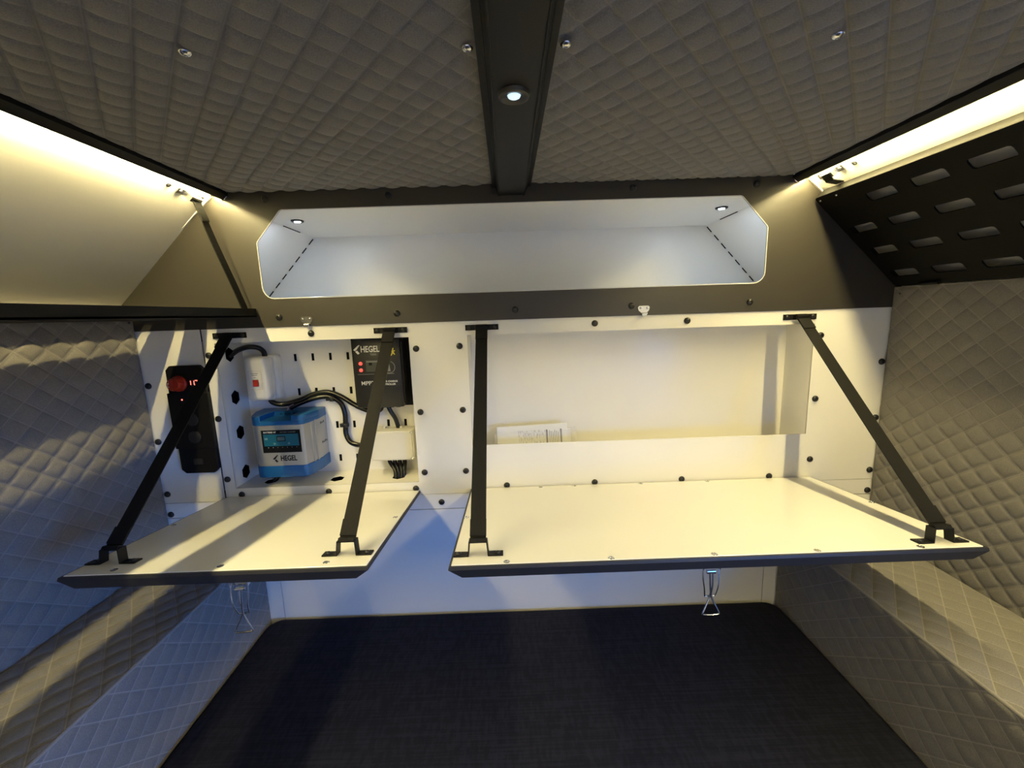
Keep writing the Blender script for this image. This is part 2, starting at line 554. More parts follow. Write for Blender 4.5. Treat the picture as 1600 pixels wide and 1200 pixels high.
# ---- back wall: white sheet with two compartment openings, a rail strip and lower panels
RL = (-0.7105, -0.2535, -0.407, -0.046)       # electrics compartment x0,x1,z0,z1
RR = (-0.1155, 0.7115, -0.317, -0.0455)       # document compartment
wb = thing('wall_back', (0, 0, ZF), 'white sheet metal bulkhead with two recessed compartments and black bolts', kind='structure')
FW = FRONT(0, 0, 0)
B(FW).plate(rect(-0.905, 0.905, -0.4398, -0.0128), [rect(*RL), rect(*RR)], -0.0025, 0).build('upper_sheet', white, wb)
B(FW).box((-0.905, -0.4798, -0.0025), (0.905, -0.4410, 0.0)).build('rail_strip', white, wb)
B(FW).box((-0.905, ZF, -0.0025), (-0.6315, -0.4816, 0.0)).build('lower_sheet', white, wb)
B(FW).box((-0.6300, ZF, -0.0025), (0.6300, -0.4816, 0.0)).build('lower_sheet', white, wb)
B(FW).box((0.6315, ZF, -0.0025), (0.905, -0.4816, 0.0)).build('lower_sheet', white, wb)
B(FW).box((-0.905, ZF, -0.0060), (0.905, -0.43, -0.0026)).build('backing_sheet', voidm, wb)
# document compartment tray
def tray(x0, x1, z0, z1, d, name, holes_back=(), holes_left=(), holes_floor=(), zfloor=None):
    zf = z0 if zfloor is None else zfloor
    B(FRONT(0, d, 0)).plate(rect(x0 - 0.0015, x1 + 0.0015, zf - 0.0015, z1 + 0.0015), list(holes_back), -0.0015, 0).build(name + '_back', white, wb)
    B(fr((x0, 0, 0), (0, 1, 0), (0, 0, 1), (1, 0, 0))).plate(rect(0.001, d, zf, z1), list(holes_left), -0.0015, 0).build(name + '_side', white, wb)
    B(fr((x1, 0, 0), (0, 1, 0), (0, 0, 1), (1, 0, 0))).plate(rect(0.001, d, zf, z1), [], 0, 0.0015).build(name + '_side', white, wb)
    B(fr((0, 0, zf), (1, 0, 0), (0, 1, 0), (0, 0, 1))).plate(rect(x0, x1, 0.001, d), list(holes_floor), -0.0015, 0).build(name + '_floor', white, wb)
    B(fr((0, 0, z1), (1, 0, 0), (0, 1, 0), (0, 0, 1))).plate(rect(x0, x1, 0.001, d), [], 0, 0.0015).build(name + '_roof', white, wb)
tray(*RR, 0.10, 'tray', zfloor=-0.385)
cols = [-0.667 + 0.0457 * k for k in range(9)]
slots = [rect(x - 0.0036, x + 0.0036, z - 0.0095, z + 0.0095) for z in (-0.094, -0.185, -0.2775, -0.370) for x in cols]
def hexa(cx_, cy_, r, sx=1.0): return [(cx_ + sx*r*math.cos(math.radians(90+60*k)), cy_ + r*math.sin(math.radians(90+60*k))) for k in range(6)]
tray(*RL, 0.10, 'electrics_box', holes_back=slots,
     holes_left=[hexa(0.049, z, 0.019, 0.95) for z in (-0.077, -0.185, -0.276, -0.381)],
     holes_floor=[[(x + 0.95*0.019*math.sin(math.radians(60*k)), 0.042 + 0.019*math.cos(math.radians(60*k))) for k in range(6)] for x in (-0.644, -0.474, -0.314)])
B().box((-0.9, 0.1016, -0.45), (-0.2, 0.104, 0.0)).build('dark_backing', voidm, wb)
B().box((-0.74, 0.0, -0.45), (-0.737, 0.1016, 0.0)).build('dark_backing', voidm, wb)
B().box((-0.735, 0.003, -0.437), (-0.2, 0.1010, -0.434)).build('dark_backing', voidm, wb)
B().box((-0.95, 0.345, ZF), (0.95, 0.36, 0.299)).build('light_seal', voidm, wb)  # unseen sheet added to stop sky light leaking in round the niche
for sx in (-1, 1):
    B().box((sx*0.945, 0.112, ZF), (sx*0.95, 0.345, 0.299)).build('light_seal', voidm, wb)
bolts = []
for sx in (-1, 1):
    bolts += [(sx*0.881, z) for z in (-0.142, -0.2805, -0.416, -0.470)]
    bolts += [(sx*0.727, z) for z in (-0.074, -0.228, -0.3825)]
bolts += [(-0.2375, z) for z in (-0.074, -0.228, -0.382)] + [(-0.1345, z) for z in (-0.071, -0.226, -0.382)]
bolts += [(-0.200, -0.462), (-0.481, -0.030), (0.187, -0.028), (0.406, -0.029)]
bolts += [(x, -0.4235) for x in (-0.697, -0.480, -0.262, -0.034, 0.187, 0.406, 0.627)]
for x, z in bolts: inst(bolt_me, 'bolt', wb, FRONT(x, -0.0002, z))

# ---- dark upper bulkhead with the lit niche
nt_ = thing('niche_bulkhead', (0, 0, -0.0128), 'dark bronze bulkhead panel with long chamfered white niche and two small spotlights', 'wall niche')
N0, N1, NZ0, NZ1, ND = -0.5795, 0.5815, 0.0525, 0.2461, 0.337
NX = 0.597
nl = (NZ1 - NZ0)
def arc(cx_, cy_, r, a0, a1, n=5): return [(cx_ + r*math.cos(math.radians(a0+(a1-a0)*k/n)), cy_ + r*math.sin(math.radians(a0+(a1-a0)*k/n))) for k in range(n+1)]
r_ = 0.026
hole = arc(N1 - r_, NZ0 + r_, r_, -90, 0) + arc(N1-0.010, 0.174, 0.010, 0, 45, 3) + arc(0.514, NZ1-0.012, 0.012, 45, 90, 3) \
     + arc(-0.514, NZ1-0.012, 0.012, 90, 135, 3) + arc(N0+0.010, 0.174, 0.010, 135, 180, 3) + arc(N0 + r_, NZ0 + r_, r_, 180, 270)
B(FRONT(0, 0, 0)).plate([(-0.935, -0.0126), (0.935, -0.0126), (0.935, 0.045), (0.692, 0.290), (-0.692, 0.290), (-0.935, 0.045)], [hole], 0.0002, 0.0032).build('face_panel', darkpan, nt_)
nwhite = paint('niche_lightened_white', (0.93, 0.915, 0.88), 0.32, var=0.005)  # white coat made lighter, standing in for light missing in the niche
# box: roof, upright back, floor, two leaning sides, bright lip round the cut-out
B().box((-NX, 0.0, NZ1 + 0.001), (NX, ND, NZ1 + 0.003)).build('niche_roof', nwhite, nt_)
ZB0 = NZ0 - 0.003
XB0 = NX + (NZ1 + 0.001 - ZB0) * 0.92            # sides lean outwards, parallel to the hull
B().add([(-NX - 0.002, ND, NZ1 + 0.002), (NX + 0.002, ND, NZ1 + 0.002), (XB0 + 0.002, ND, ZB0 - 0.001), (-XB0 - 0.002, ND, ZB0 - 0.001),
         (-NX - 0.002, ND + 0.002, NZ1 + 0.002), (NX + 0.002, ND + 0.002, NZ1 + 0.002), (XB0 + 0.002, ND + 0.002, ZB0 - 0.001), (-XB0 - 0.002, ND + 0.002, ZB0 - 0.001)],
        [(0, 1, 2, 3), (7, 6, 5, 4), (0, 4, 5, 1), (1, 5, 6, 2), (2, 6, 7, 3), (3, 7, 4, 0)]).build('niche_back', nwhite, nt_)
B().box((-XB0, 0.0, ZB0 - 0.002), (XB0, ND, ZB0)).build('niche_floor', nwhite, nt_)
for sx in (-1, 1):
    q_ = [(sx*NX, NZ1 + 0.001), (sx*XB0, ZB0), (sx*(XB0 + 0.002), ZB0), (sx*(NX + 0.002), NZ1 + 0.001)]
    B(fr((0, 0, 0), (1, 0, 0), (0, 0, 1), (0, -1, 0))).prism(q_, 0, -ND).build('niche_side', nwhite, nt_)
lip = [Vector((x, -0.0034, z)) for x, z in hole]
B().tube(lip, 0.0011, 6, closed=True).build('edge_lip', white, nt_, smooth=True)
# dark strips standing in for shade in the side-to-back tab seam openings
for sx in (-1, 1):
    Ms = fr((sx*NX, ND, NZ1), (sx*0.92, 0, -1), (0, -1, 0))
    for k in range(8):
        t0 = 0.004 + k*0.034
        B(Ms).box((t0, -0.001, -0.0016), (t0 + 0.021, 0.0022, 0.0016)).build('seam_shade', voidm, nt_)
    B().box((sx*(NX-0.0015), 0.16, NZ1 - 0.0006), (sx*(NX + 0.0005), 0.25, NZ1 + 0.0012)).build('seam_shade', voidm, nt_)
for x, z in [(sx_*k, zz) for zz in (0.270, 0.0098) for sx_, k in ((-1, 0.5495), (-1, 0.2755), (1, 0.0), (1, 0.2725), (1, 0.5505))]:
    inst(bolt_me, 'bolt', nt_, FRONT(x, -0.0030, z))
for x in (-0.5346, 0.5286):
    M = fr((x, 0.108, NZ1 + 0.0008), (1, 0, 0), (0, -1, 0))
    rg = B(M).lathe([(0.0072, 0.0005), (0.0072, 0.0032), (0.0140, 0.0032), (0.0150, 0.0018), (0.0150, 0.0)], 24).build('spot_ring', blackplas, nt_, smooth=True)
    B(M).lathe([(0.0001, 0.0034), (0.0072, 0.0032), (0.0076, 0.0026), (0.0001, 0.0016)], 20).build('spot_lens', coolm, rg)

# ---- ceiling: two quilted pads on a shell
ZC = 0.2874
ce = thing('ceiling', (0, 0, ZC), 'grey diamond quilted ceiling lining', kind='structure')
B().box((-0.95, YB, ZC + 0.012), (0.95, 0.37, ZC + 0.04)).build('roof_shell', voidm, ce)
quilt('quilted_pad', ce, (0, 0, ZC), (0, 1, 0), (1, 0, 0), (0, 0, -1), YB, -0.004, -0.636, -0.030, -0.5115, -0.0812, height=0.0062, edge=0.03)
quilt('quilted_pad', ce, (0, 0, ZC), (0, 1, 0), (1, 0, 0), (0, 0, -1), YB, -0.004, 0.030, 0.636, -0.5227, 0.0646, height=0.0062, edge=0.03)
for x, y in [(-0.052, -0.499), (0.053, -0.501), (-0.347, -0.505), (0.342, -0.503), (-0.052, -1.1), (0.053, -1.1), (-0.347, -1.1), (0.342, -1.1)]:
    inst(rivet_me, 'rivet', ce, fr((x, y, ZC - 0.0066), (1, 0, 0), (0, -1, 0)))
for sx in (-1, 1):
    inst(stud_me, 'stud', ce, fr((sx*0.622, -0.020, ZC - 0.004), (1, 0, 0), (0, -1, 0)))

# ---- side walls
def side_wall(sx, nm, lab):
    w = thing(nm, (sx*0.93, -0.95, ZF), lab, kind='structure')
    Mw = fr((sx*0.905, 0, 0), (0, 1, 0), (0, 0, 1), (1, 0, 0))
    hol = [rect(DOOR_Y0, DOOR_Y1, DOOR_Z0, DOOR_Z1)] if sx > 0 else []
    B(Mw).plate(rect(YB, 0.11, ZF, 0.042), hol, *((0, 0.04) if sx > 0 else (-0.04, 0))).build('shell', white, w)
    B().box((sx*0.945, YB, 0.042), (sx*0.95, 0.345, 0.299)).build('light_seal', voidm, w)  # unseen, added against light leaking in above the hull
    # sloped upper hull, a shell of its own above the pad
    hu = thing(nm + '_upper', (sx*0.78, -0.95, 0.03), 'sloped glossy white hull panel under the roof edge', kind='structure')
    a = Vector((sx*0.660, 0, 0.288)); b = Vector((sx*0.922, 0, 0.0345))
    d = (b - a).normalized()
    Mh = fr(a, d, (0, 1, 0))
    Lh = (b - a).length
    th = (-0.004, 0) if Mh.to_3x3().col[2].dot(Vector((-sx, 0, -1))) > 0 else (0, 0.004)
    B(Mh).box((0, YB, th[0]), (Lh, 0.0, th[1])).build('sloped_hull', hullwhite, hu)
    off = 0.0135 if th[1] == 0 else -0.0135
    e0 = 0.005 if off > 0 else -0.005
    fx = [(0.012, 0), (0.11, 0), (0.11, e0 * 0.02), (0.012, e0)]
    B(Mh).add([(u, y_, z_) for y_ in (-0.0085, -0.0035) for u, z_ in fx], [(0, 1, 2, 3), (7, 6, 5, 4)] + [(i, (i+1) % 4, (i+1) % 4 + 4, i+4) for i in range(4)]).build('end_flange', hullwhite, hu)
    if sx < 0:
        quilt('quilted_pad', w, (sx*W, 0, 0), (0, 1, 0), (0, 0, 1), (-sx, 0, 0), YB, -0.003, -0.580, 0.014, -0.2523, -0.082, height=0.005)
        inst(stud_me, 'stud', w, fr((sx*(W-0.005), -0.018, 0.008), (0, 1, 0), (0, 0, sx)))
    else:
        quilt('quilted_pad', w, (sx*W, 0, 0), (0, 1, 0), (0, 0, 1), (-sx, 0, 0), DOOR_Y1 + 0.02, -0.003, -0.580, 0.033, -0.2200, -0.1057, height=0.0032)
        inst(stud_me, 'stud', w, fr((sx*(W-0.004), -0.024, 0.017), (0, 1, 0), (0, 0, -sx), (-1, 0, 0)))
    return hu
wl = side_wall(-1, 'wall_left', 'side wall with grey quilted pad below a sloped white hull panel')
wr = side_wall(1, 'wall_right', 'side wall with grey quilted pad below a sloped white hull panel and entry opening')
tag(B(fr((0.905, 0, 0), (0, 1, 0), (0, 0, 1), (1, 0, 0))).plate(rect(DOOR_Y0-0.03, DOOR_Y1+0.015, DOOR_Z0-0.03, DOOR_Z1+0.03), [rect(DOOR_Y0, DOOR_Y1, DOOR_Z0, DOOR_Z1)], -0.012, 0.0).build('door_1', blackmetal), 'black frame of the open side entry', kind='structure')
tag(B().box((-0.95, YB - 0.04, ZF), (0.95, YB, 0.32)).build('wall_rear', white), 'plain white wall at the foot of the bed', kind='structure')

# ================================================================== THINGS
# ---- ceiling beam with lamp
bmr = thing('ceiling_beam', (0, -0.9, ZC), 'black channel beam running along the middle of the quilted ceiling', 'beam')
prof = [(-0.0355, ZC + 0.004), (-0.0355, ZC - 0.008), (-0.0335, ZC - 0.010), (-0.0275, ZC - 0.026), (0.0275, ZC - 0.026), (0.0335, ZC - 0.010), (0.0355, ZC - 0.008), (0.0355, ZC + 0.004)]
B(fr((0, 0, 0), (1, 0, 0), (0, 0, 1), (0, -1, 0))).prism(prof, 0.004, 1.9, bev=0.0015).build('channel', blackmetal, bmr, smooth=True)
for sx in (-1, 1):
    B().tube([(sx*0.0278, -0.004, ZC - 0.0262), (sx*0.0278, -1.88, ZC - 0.0262)], 0.0014, 6).build('edge_bead', blackmetal, bmr, smooth=True)
    B().box((sx*0.0355, -1.88, ZC - 0.008), (sx*0.043, -0.004, ZC - 0.0035)).build('flange', blackmetal, bmr)
Ml = fr((-0.002, -0.443, ZC - 0.026), (1, 0, 0), (0, -1, 0))
ring = B(Ml).lathe([(0.0085, 0.0004), (0.0085, 0.0026), (0.0160, 0.0050), (0.0185, 0.0040), (0.0200, 0.0)], 28).build('lamp_ring', blackplas, bmr, smooth=True)
B(Ml).lathe([(0.0001, 0.0052), (0.0050, 0.0048), (0.0072, 0.0036), (0.0082, 0.0016), (0.0001, 0.0010)], 20).build('lamp_lens', coolb, ring, smooth=True)
ld = bpy.data.lights.new('beam_lamp', 'AREA'); ld.shape = 'DISK'; ld.size = 0.014; ld.energy = BEAM_POWER; ld.color = (0.62, 0.80, 1.0)
lo = bpy.data.objects.new('lamp_light', ld); COL.objects.link(lo); lo.parent = ring
lo.location = Vector((-0.002, -0.443, ZC - 0.0325)) - BASE[bmr.name]

# ---- LED rails
for sx, side in ((-1, 'left door end open'), (1, '')):
    lab = 'black rail with warm glowing strip above the open white hull pocket' if sx < 0 else 'black rail with warm glowing strip above the closed slotted door'
    rl = thing('led_rail', (sx*0.645, -0.9, 0.27), lab, 'led light', 'warm strip lights along both roof edges')
    pr_ = [(0.6300, 0.2980), (0.6300, 0.2800), (0.6345, 0.2745), (0.6415, 0.2705), (0.6450, 0.2715), (0.6425, 0.2755), (0.6385, 0.2800), (0.6385, 0.2980)]
    B(fr((0, 0, 0), (sx, 0, 0), (0, 0, 1), (0, -1, 0))).prism(pr_, 0.0035, 1.895).build('cover_lip', blackmetal, rl, smooth=True)
    xa, xb_ = 0.6575, 0.6650
    B().add([(sx*xa, -0.010, 0.2795), (sx*xb_, -0.010, 0.2800), (sx*xb_, -1.89, 0.2800), (sx*xa, -1.89, 0.2795)], [(0, 1, 2, 3)] if sx < 0 else [(3, 2, 1, 0)]).build('led_strip', ledm, rl)
    me = rl.children[-1].data
    if me.polygons[0].normal.z > 0:
        me.flip_normals()
    B().box((sx*0.638, -1.89, 0.2805), (sx*0.6655, -0.006, 0.2835)).build('strip_channel', steel, rl)
    B().tube([(sx*0.6310, -0.0055, 0.2860), (sx*0.6340, -0.0055, 0.2760), (sx*0.6385, -0.0055, 0.2715), (sx*0.6440, -0.0055, 0.2700)], 0.0013, 6, smooth_sub=4).build('end_edge', steel, rl, smooth=True)

# ---- slotted cabinet doors
LD = 0.2875
def door_slots(y_end):
    out = []
    for r, t in enumerate((0.040, 0.108, 0.176, 0.248)):
        for k in range(15):
            if r == 0 and k == 0: continue
            yc = -0.055 - 0.0935*k
            if yc - 0.04 < y_end: continue
            out.append(rrect(t - 0.0105, t + 0.0105, yc - 0.0305, yc + 0.0305, 0.005, 2))
    return out
def slotted_door(M, label, up, y_end=-1.46):
    base = M @ Vector((LD, -0.73, 0))
    d = thing('slotted_door', base, label, 'cabinet door', 'black slotted cabinet doors')
    e = 0.0015
    B(M).plate(rrect(0, LD, y_end, -0.006, 0.008, 3), door_slots(y_end), -e, e).build('slotted_sheet', doorblack, d)
    return d
# right, closed: local x runs down the slope, y along the cabin
a = Vector((0.682, 0, 0.2348)); b = Vector((0.8896, 0, 0.0359)); dd = (b - a).normalized()
MR = fr(a, dd, (0, 1, 0))
sgn = 1 if MR.to_3x3().col[2].dot(Vector((1, 0, 1))) > 0 else -1      # towards the hull
dr = slotted_door(MR, 'black slotted sheet metal door closed over the sloped hull pocket', sgn)
B(MR).box((0.0, -1.455, 0), (0.0025, -0.012, sgn*0.0222)).build('return_flange', blackmetal, dr)
B(MR).box((LD-0.0025, -1.455, 0), (LD, -0.012, sgn*0.006)).build('return_flange', blackmetal, dr)
B(MR).box((0.004, -0.0085, 0), (LD-0.004, -0.006, sgn*0.018)).build('return_flange', blackmetal, dr)
for u, v in ((0.010, -0.016), (0.010, -0.062)):
    inst(stud_me, 'stud', dr, MR @ fr((u, v, -sgn*0.0016), (1, 0, 0), (0, -sgn, 0)))
B().tube([(0.880, -0.075, 0.0365), (0.880, -0.115, 0.0365)], 0.004, 8).build('hinge', blackmetal, dr, smooth=True)
# left, hinged down flat: local x runs from free edge to hinge
ML = fr((-0.5985, 0, 0.0135), (-1, 0, 0), (0, 1, 0), (0, 0, 1))
dl = slotted_door(ML, 'black slotted sheet metal door folded down flat from the white hull pocket', 1)
B(ML).box((0.0, -1.455, -0.0015), (0.0025, -0.007, 0.0178)).build('return_flange', blackmetal, dl)
B(ML).box((0.001, -0.0085, 0.0), (LD-0.004, -0.006, 0.0178)).build('return_flange', blackmetal, dl)
B(ML).box((LD-0.0025, -1.455, 0), (LD, -0.012, 0.010)).build('return_flange', blackmetal, dl)

# ---- benches along the side walls
def bench(sx, label):
    bn = thing('padded_bench', (sx*0.775, -0.95, ZF), label, 'bench', 'quilted side benches')
    B().box((sx*0.672, YB + 0.002, ZF), (sx*0.870, -0.004, -0.572)).build('core_box', voidm, bn)
    quilt('top_pad', bn, (0, 0, -0.566), (0, 1, 0), (1, 0, 0), (0, 0, 1), YB + 0.002, -0.002, *((0.668, 0.8845) if sx > 0 else (-0.8845, -0.668)), -0.5115, sx*0.69, height=0.0034, depth=0.010, mat=quiltb)
    quilt('front_pad', bn, (sx*0.6675, 0, 0), (0, 1, 0), (0, 0, 1), (-sx, 0, 0), YB + 0.002, -0.002, ZF + 0.002, -0.566, -0.49, -0.60, height=0.0034, depth=0.010, mat=quiltb)
    B().tube([(sx*0.6690, -0.003, -0.5675), (sx*0.6690, YB + 0.01, -0.5675)], 0.0030, 8).build('edge_piping', quiltm, bn, smooth=True)
    return bn
bench(-1, 'grey quilted side bench with its inner face caught by blue daylight')
bench(1, 'grey quilted side bench with its inner face in shadow')

# ---- mattress
bm = bmesh.new()
mx, my0, my1, mz = 0.662, YB + 0.006, -0.004, -0.765
P = [(-mx, my0, ZF), (mx, my0, ZF), (mx, my1, ZF), (-mx, my1, ZF), (-mx, my0, mz), (mx, my0, mz), (mx, my1, mz), (-mx, my1, mz)]
vv = [bm.verts.new(p) for p in P]
for q in [(3,2,1,0),(4,5,6,7),(0,1,5,4),(1,2,6,5),(2,3,7,6),(3,0,4,7)]: bm.faces.new([vv[i] for i in q])
bm.edges.ensure_lookup_table()
ver = [e for e in bm.edges if abs(e.verts[0].co.z - e.verts[1].co.z) > 0.05]
bmesh.ops.bevel(bm, geom=ver, offset=0.035, segments=5, affect='EDGES', profile=0.5)
top = [e for e in bm.edges if e.verts[0].co.z > mz - 1e-4 and e.verts[1].co.z > mz - 1e-4 and len([f for f in e.link_faces if f.normal.z > 0.9 or True]) and any(abs(f.calc_center_median().z - mz) > 1e-3 for f in e.link_faces)]
bmesh.ops.bevel(bm, geom=top, offset=0.018, segments=4, affect='EDGES', profile=0.5)
mb = B(); mb.addbm(bm)
tag(mb.build('mattress', mattm, None, smooth=True), 'dark navy woven fabric mattress between the quilted benches', 'mattress')

# ---- fold-down lids
LZ0, LY1, LZ1 = -0.428, -0.3913, -0.386
ldir = Vector((0, LY1, LZ1 - LZ0)); LLEN = ldir.length; ldn = ldir.normalized()
def lid(x0, x1, label, screws, dz=0.0, dz1=0.0):
    l_ = Vector((0, LY1, LZ1 + dz1 - LZ0)); n_ = l_.normalized()
    M = fr((0, -0.002, LZ0), (1, 0, 0), n_)          # local x right, y towards cabin along lid, z = x cross y
    up = 1 if M.to_3x3().col[2].z > 0 else -1
    M = fr((0, -0.002, LZ0), (1, 0, 0), n_, M.to_3x3().col[2] * up)
    t = thing('fold_down_lid', ((x0+x1)/2, -0.002, LZ0), label, 'lid', 'fold-down compartment lids')
    L = l_.length
    B(M).box((x0 + 0.003, 0.001, -0.004), (x1 - 0.003, L - 0.004, 0.0), bev=0.0012, seg=1).build('white_panel', lidwhite, t)
    # black rubber edging, bevelled towards the outer face
    hi = [(x0, 0, -0.0012), (x1, 0, -0.0012), (x1, L, -0.0012), (x0, L, -0.0012)]
    mi = [(x0 - 0.001, 0, -0.006), (x1 + 0.001, 0, -0.006), (x1 + 0.001, L + 0.001, -0.006), (x0 - 0.001, L + 0.001, -0.006)]
    lo_ = [(x0 + 0.020, 0.004, -0.021), (x1 - 0.020, 0.004, -0.021), (x1 - 0.020, L - 0.004, -0.021), (x0 + 0.020, L - 0.004, -0.021)]
    V = hi + mi + lo_
    F = [(0,1,2,3), (8,11,10,9)] + [(i, 4+i, 4+(i+1) % 4, (i+1) % 4) for i in range(4)] + [(4+i, 8+i, 8+(i+1) % 4, 4+(i+1) % 4) for i in range(4)]
    B(M).add(V, F).build('rubber_edging', rubber, t)
    for u, v in screws:
        inst(screw_me, 'screw', t, M @ fr((u, v, -0.0002)))
    hy = 0.012
    return t, M
L = LLEN
lidL, MLL = lid(-0.735, -0.2515, 'smaller white lid folded down below the electrics compartment',
     [(-0.664, L-0.018), (-0.494, L-0.018), (-0.324, L-0.018), (-0.2645, 0.183), (-0.722, 0.183)], dz1=0.003)
lidR, MLR = lid(-0.1245, 0.7325, 'wider white lid folded down below the document compartment',
     [(-0.033, L-0.010), (0.134, L-0.010), (0.300, L-0.010), (0.466, L-0.010), (0.633, L-0.010), (-0.1165, 0.19), (0.724, 0.187), (0.05, 0.008), (0.134, 0.008), (0.30, 0.008), (0.466, 0.008)], dz1=-0.003)

# ---- support straps with brackets
def ribbon(bd, pts, wdir, w, th):
    wd = Vector(wdir).normalized(); pts = [Vector(p) for p in pts]
    V = []; F = []
    for i, p in enumerate(pts):
        t = (pts[min(i+1, len(pts)-1)] - pts[max(i-1, 0)]).normalized()
        wv = (wd - t*wd.dot(t)).normalized(); n = t.cross(wv)
        for a_, b_ in ((-1, -1), (1, -1), (1, 1), (-1, 1)):
            V.append(p + wv*(a_*w/2) + n*(b_*th/2))
    for i in range(len(pts)-1):
        for k in range(4):
            k2 = (k+1) % 4
            F.append((i*4+k, i*4+k2, (i+1)*4+k2, (i+1)*4+k))
    F += [(3, 2, 1, 0), tuple((len(pts)-1)*4 + k for k in range(4))]
    bd.add(V, F)
def loop_bracket(M, name, root, mat, half=0.039, span=0.0155, hgt=0.020, depth=0.013, studmat=None):
    """flat feet either side of a raised bridge; local x along, z off the surface"""
    path = [(-half, 0.0012), (-span - 0.001, 0.0012), (-span + 0.001, hgt), (span - 0.001, hgt), (span + 0.001, 0.0012), (half, 0.0012)]
    b_ = B(M)
    th = 0.0024
    V = []; F = []
    for i, (x, z) in enumerate(path):
        p = Vector(path[max(i-1, 0)]); q = Vector(path[min(i+1, len(path)-1)]); t = (q - p).normalized()
        n = Vector((-t.y, t.x))
        for yy in (-depth/2, depth/2):
            for s_ in (-1, 1):
                V.append((x + n.x*s_*th/2, yy, z + n.y*s_*th/2))
    for i in range(len(path)-1):
        a_ = i*4; c_ = a_+4
        F += [(a_, a_+1, c_+1, c_), (a_+2, c_+2, c_+3, a_+3), (a_, c_, c_+2, a_+2), (a_+1, a_+3, c_+3, c_+1)]
    F += [(0, 2, 3, 1), (len(path)*4-4, len(path)*4-3, len(path)*4-1, len(path)*4-2)]
    b_.add(V, F)
    o = b_.build(name, mat, root)
    me_ = bolt_me if mat is not steel else rivet_me
    for sx_ in (-1, 1):
        s = inst(me_, 'screw', root, M @ fr((sx_*(half - 0.0085), 0, 0.0022)) @ Matrix.Diagonal((0.62, 0.62, 0.62, 1)))
        s.parent = o
    return o
def strap(xw, xl, yl, M, lidname, label):
    t = thing('support_strap', (xl, yl, LZ1), label, 'strap', 'black webbing straps holding the lids')
    zt = -0.0285
    loop_bracket(FRONT(xw, -0.0005, zt), 'wall_bracket', t, blackmetal, hgt=0.010)
    v = -yl * LLEN / abs(LY1)
    Mb = M @ fr((xl, v, 0.0))
    loop_bracket(Mb, 'lid_bracket', t, blackmetal, half=0.041, hgt=0.024, depth=0.016)
    top = Vector((xw, -0.013, zt - 0.004)); bot = Mb @ Vector((0, -0.004, 0.0275))
    bd = B()
    ribbon(bd, [top + Vector((0, 0.007, 0.010)), top + Vector((0, -0.001, 0.006)), top, top.lerp(bot, 0.25) + Vector((0, 0, -0.0015)), top.lerp(bot, 0.5) + Vector((0, 0, -0.002)), top.lerp(bot, 0.75) + Vector((0, 0, -0.0015)), bot, bot + (Mb.to_3x3() @ Vector((0, 0.008, 0.001))), bot + (Mb.to_3x3() @ Vector((0, 0.011, -0.004)))], (1, 0, 0), 0.0265, 0.0022)
    bd.build('webbing', web, t)
    bd = B()
    dv_ = (bot - top).normalized()
    ribbon(bd, [top + dv_*0.002 + Vector((0, -0.002, 0.0012)), top + dv_*0.032 + Vector((0, -0.002, 0.0012))], (1, 0, 0), 0.0275, 0.0022)
    bd.build('stitched_end', web, t)
    bd = B()
    ribbon(bd, [bot - dv_*0.030 + Vector((0, -0.0015, 0.0015)), bot - dv_*0.002 + Vector((0, -0.0015, 0.0015))], (1, 0, 0), 0.0275, 0.0022)
    bd.build('stitched_end', web, t)
    return t
strap(-0.671, -0.6905, -0.346, MLL, 'l', 'black webbing strap beside the red knob switch panel')
strap(-0.2945, -0.2995, -0.346, MLL, 'l', 'black webbing strap crossing in front of the black charge controller')
strap(-0.0795, -0.080, -0.354, MLR, 'r', 'black webbing strap hanging beside the papers')
strap(0.6725, 0.6795, -0.366, MLR, 'r', 'black webbing strap at the far end of the wide lid from the papers')

# hull brackets and the upper strap
def hull_frame(sx, y, s):     # point on hull, local x along cabin, local z off hull into the cabin
    a = Vector((sx*0.660, 0, 0.288)); b = Vector((sx*0.922, 0, 0.0345)); d = (b-a).normalized()
    n = Vector((-sx*abs(d.z), 0, -abs(d.x)))
    p = a + d*s
    return fr((p.x, y, p.z), (0, -1, 0), n.cross(Vector((0, -1, 0))), n)
t5 = thing('support_strap', (-0.612, -0.045, 0.03), 'thin black strap holding the folded down slotted door', 'strap')
M5 = hull_frame(-1, -0.054, 0.026)
loop_bracket(M5, 'hull_bracket', t5, steel, half=0.036, hgt=0.017, depth=0.012)
p0 = M5 @ Vector((0, 0.002, 0.019)); p1 = Vector((-0.6085, -0.030, 0.026))
bd = B(); ribbon(bd, [p0 + Vector((0, 0, 0.003)), p0, p0.lerp(p1, 0.35) + Vector((-0.001, 0, -0.001)), p0.lerp(p1, 0.7), p1, p1 + Vector((-0.006, 0, -0.008))], (0, 1, 0), 0.0215, 0.002)
bd.build('webbing', web, t5)
bd = B(); ribbon(bd, [p0 + Vector((0.002, 0, -0.001)), p0.lerp(p1, 0.17) + Vector((0.002, 0, 0))], (0, 1, 0), 0.0225, 0.002); bd.build('stitched_end', web, t5)
inst(rivet_me, 'rivet', wl, hull_frame(-1, -0.112, 0.022))
t6 = thing('support_strap', (0.67, -0.055, 0.25), 'short looped strap on a steel bracket above the closed slotted door', 'strap')
M6 = hull_frame(1, -0.060, 0.020)
loop_bracket(M6, 'hull_bracket', t6, steel, half=0.034, hgt=0.011, depth=0.012)
q0 = M6 @ Vector((0, 0, 0.0125)); q1 = M6 @ Vector((0.004, 0.0, 0.0)); dsl = dd
bd = B(); ribbon(bd, [q0 - dsl*0.006, q0, q0 + dsl*0.012 + Vector((-0.001, 0, -0.001)), q0 + dsl*0.030 + Vector((0.008, 0, 0.008))], (0, 1, 0), 0.021, 0.002)
bd.build('webbing', web, t6)
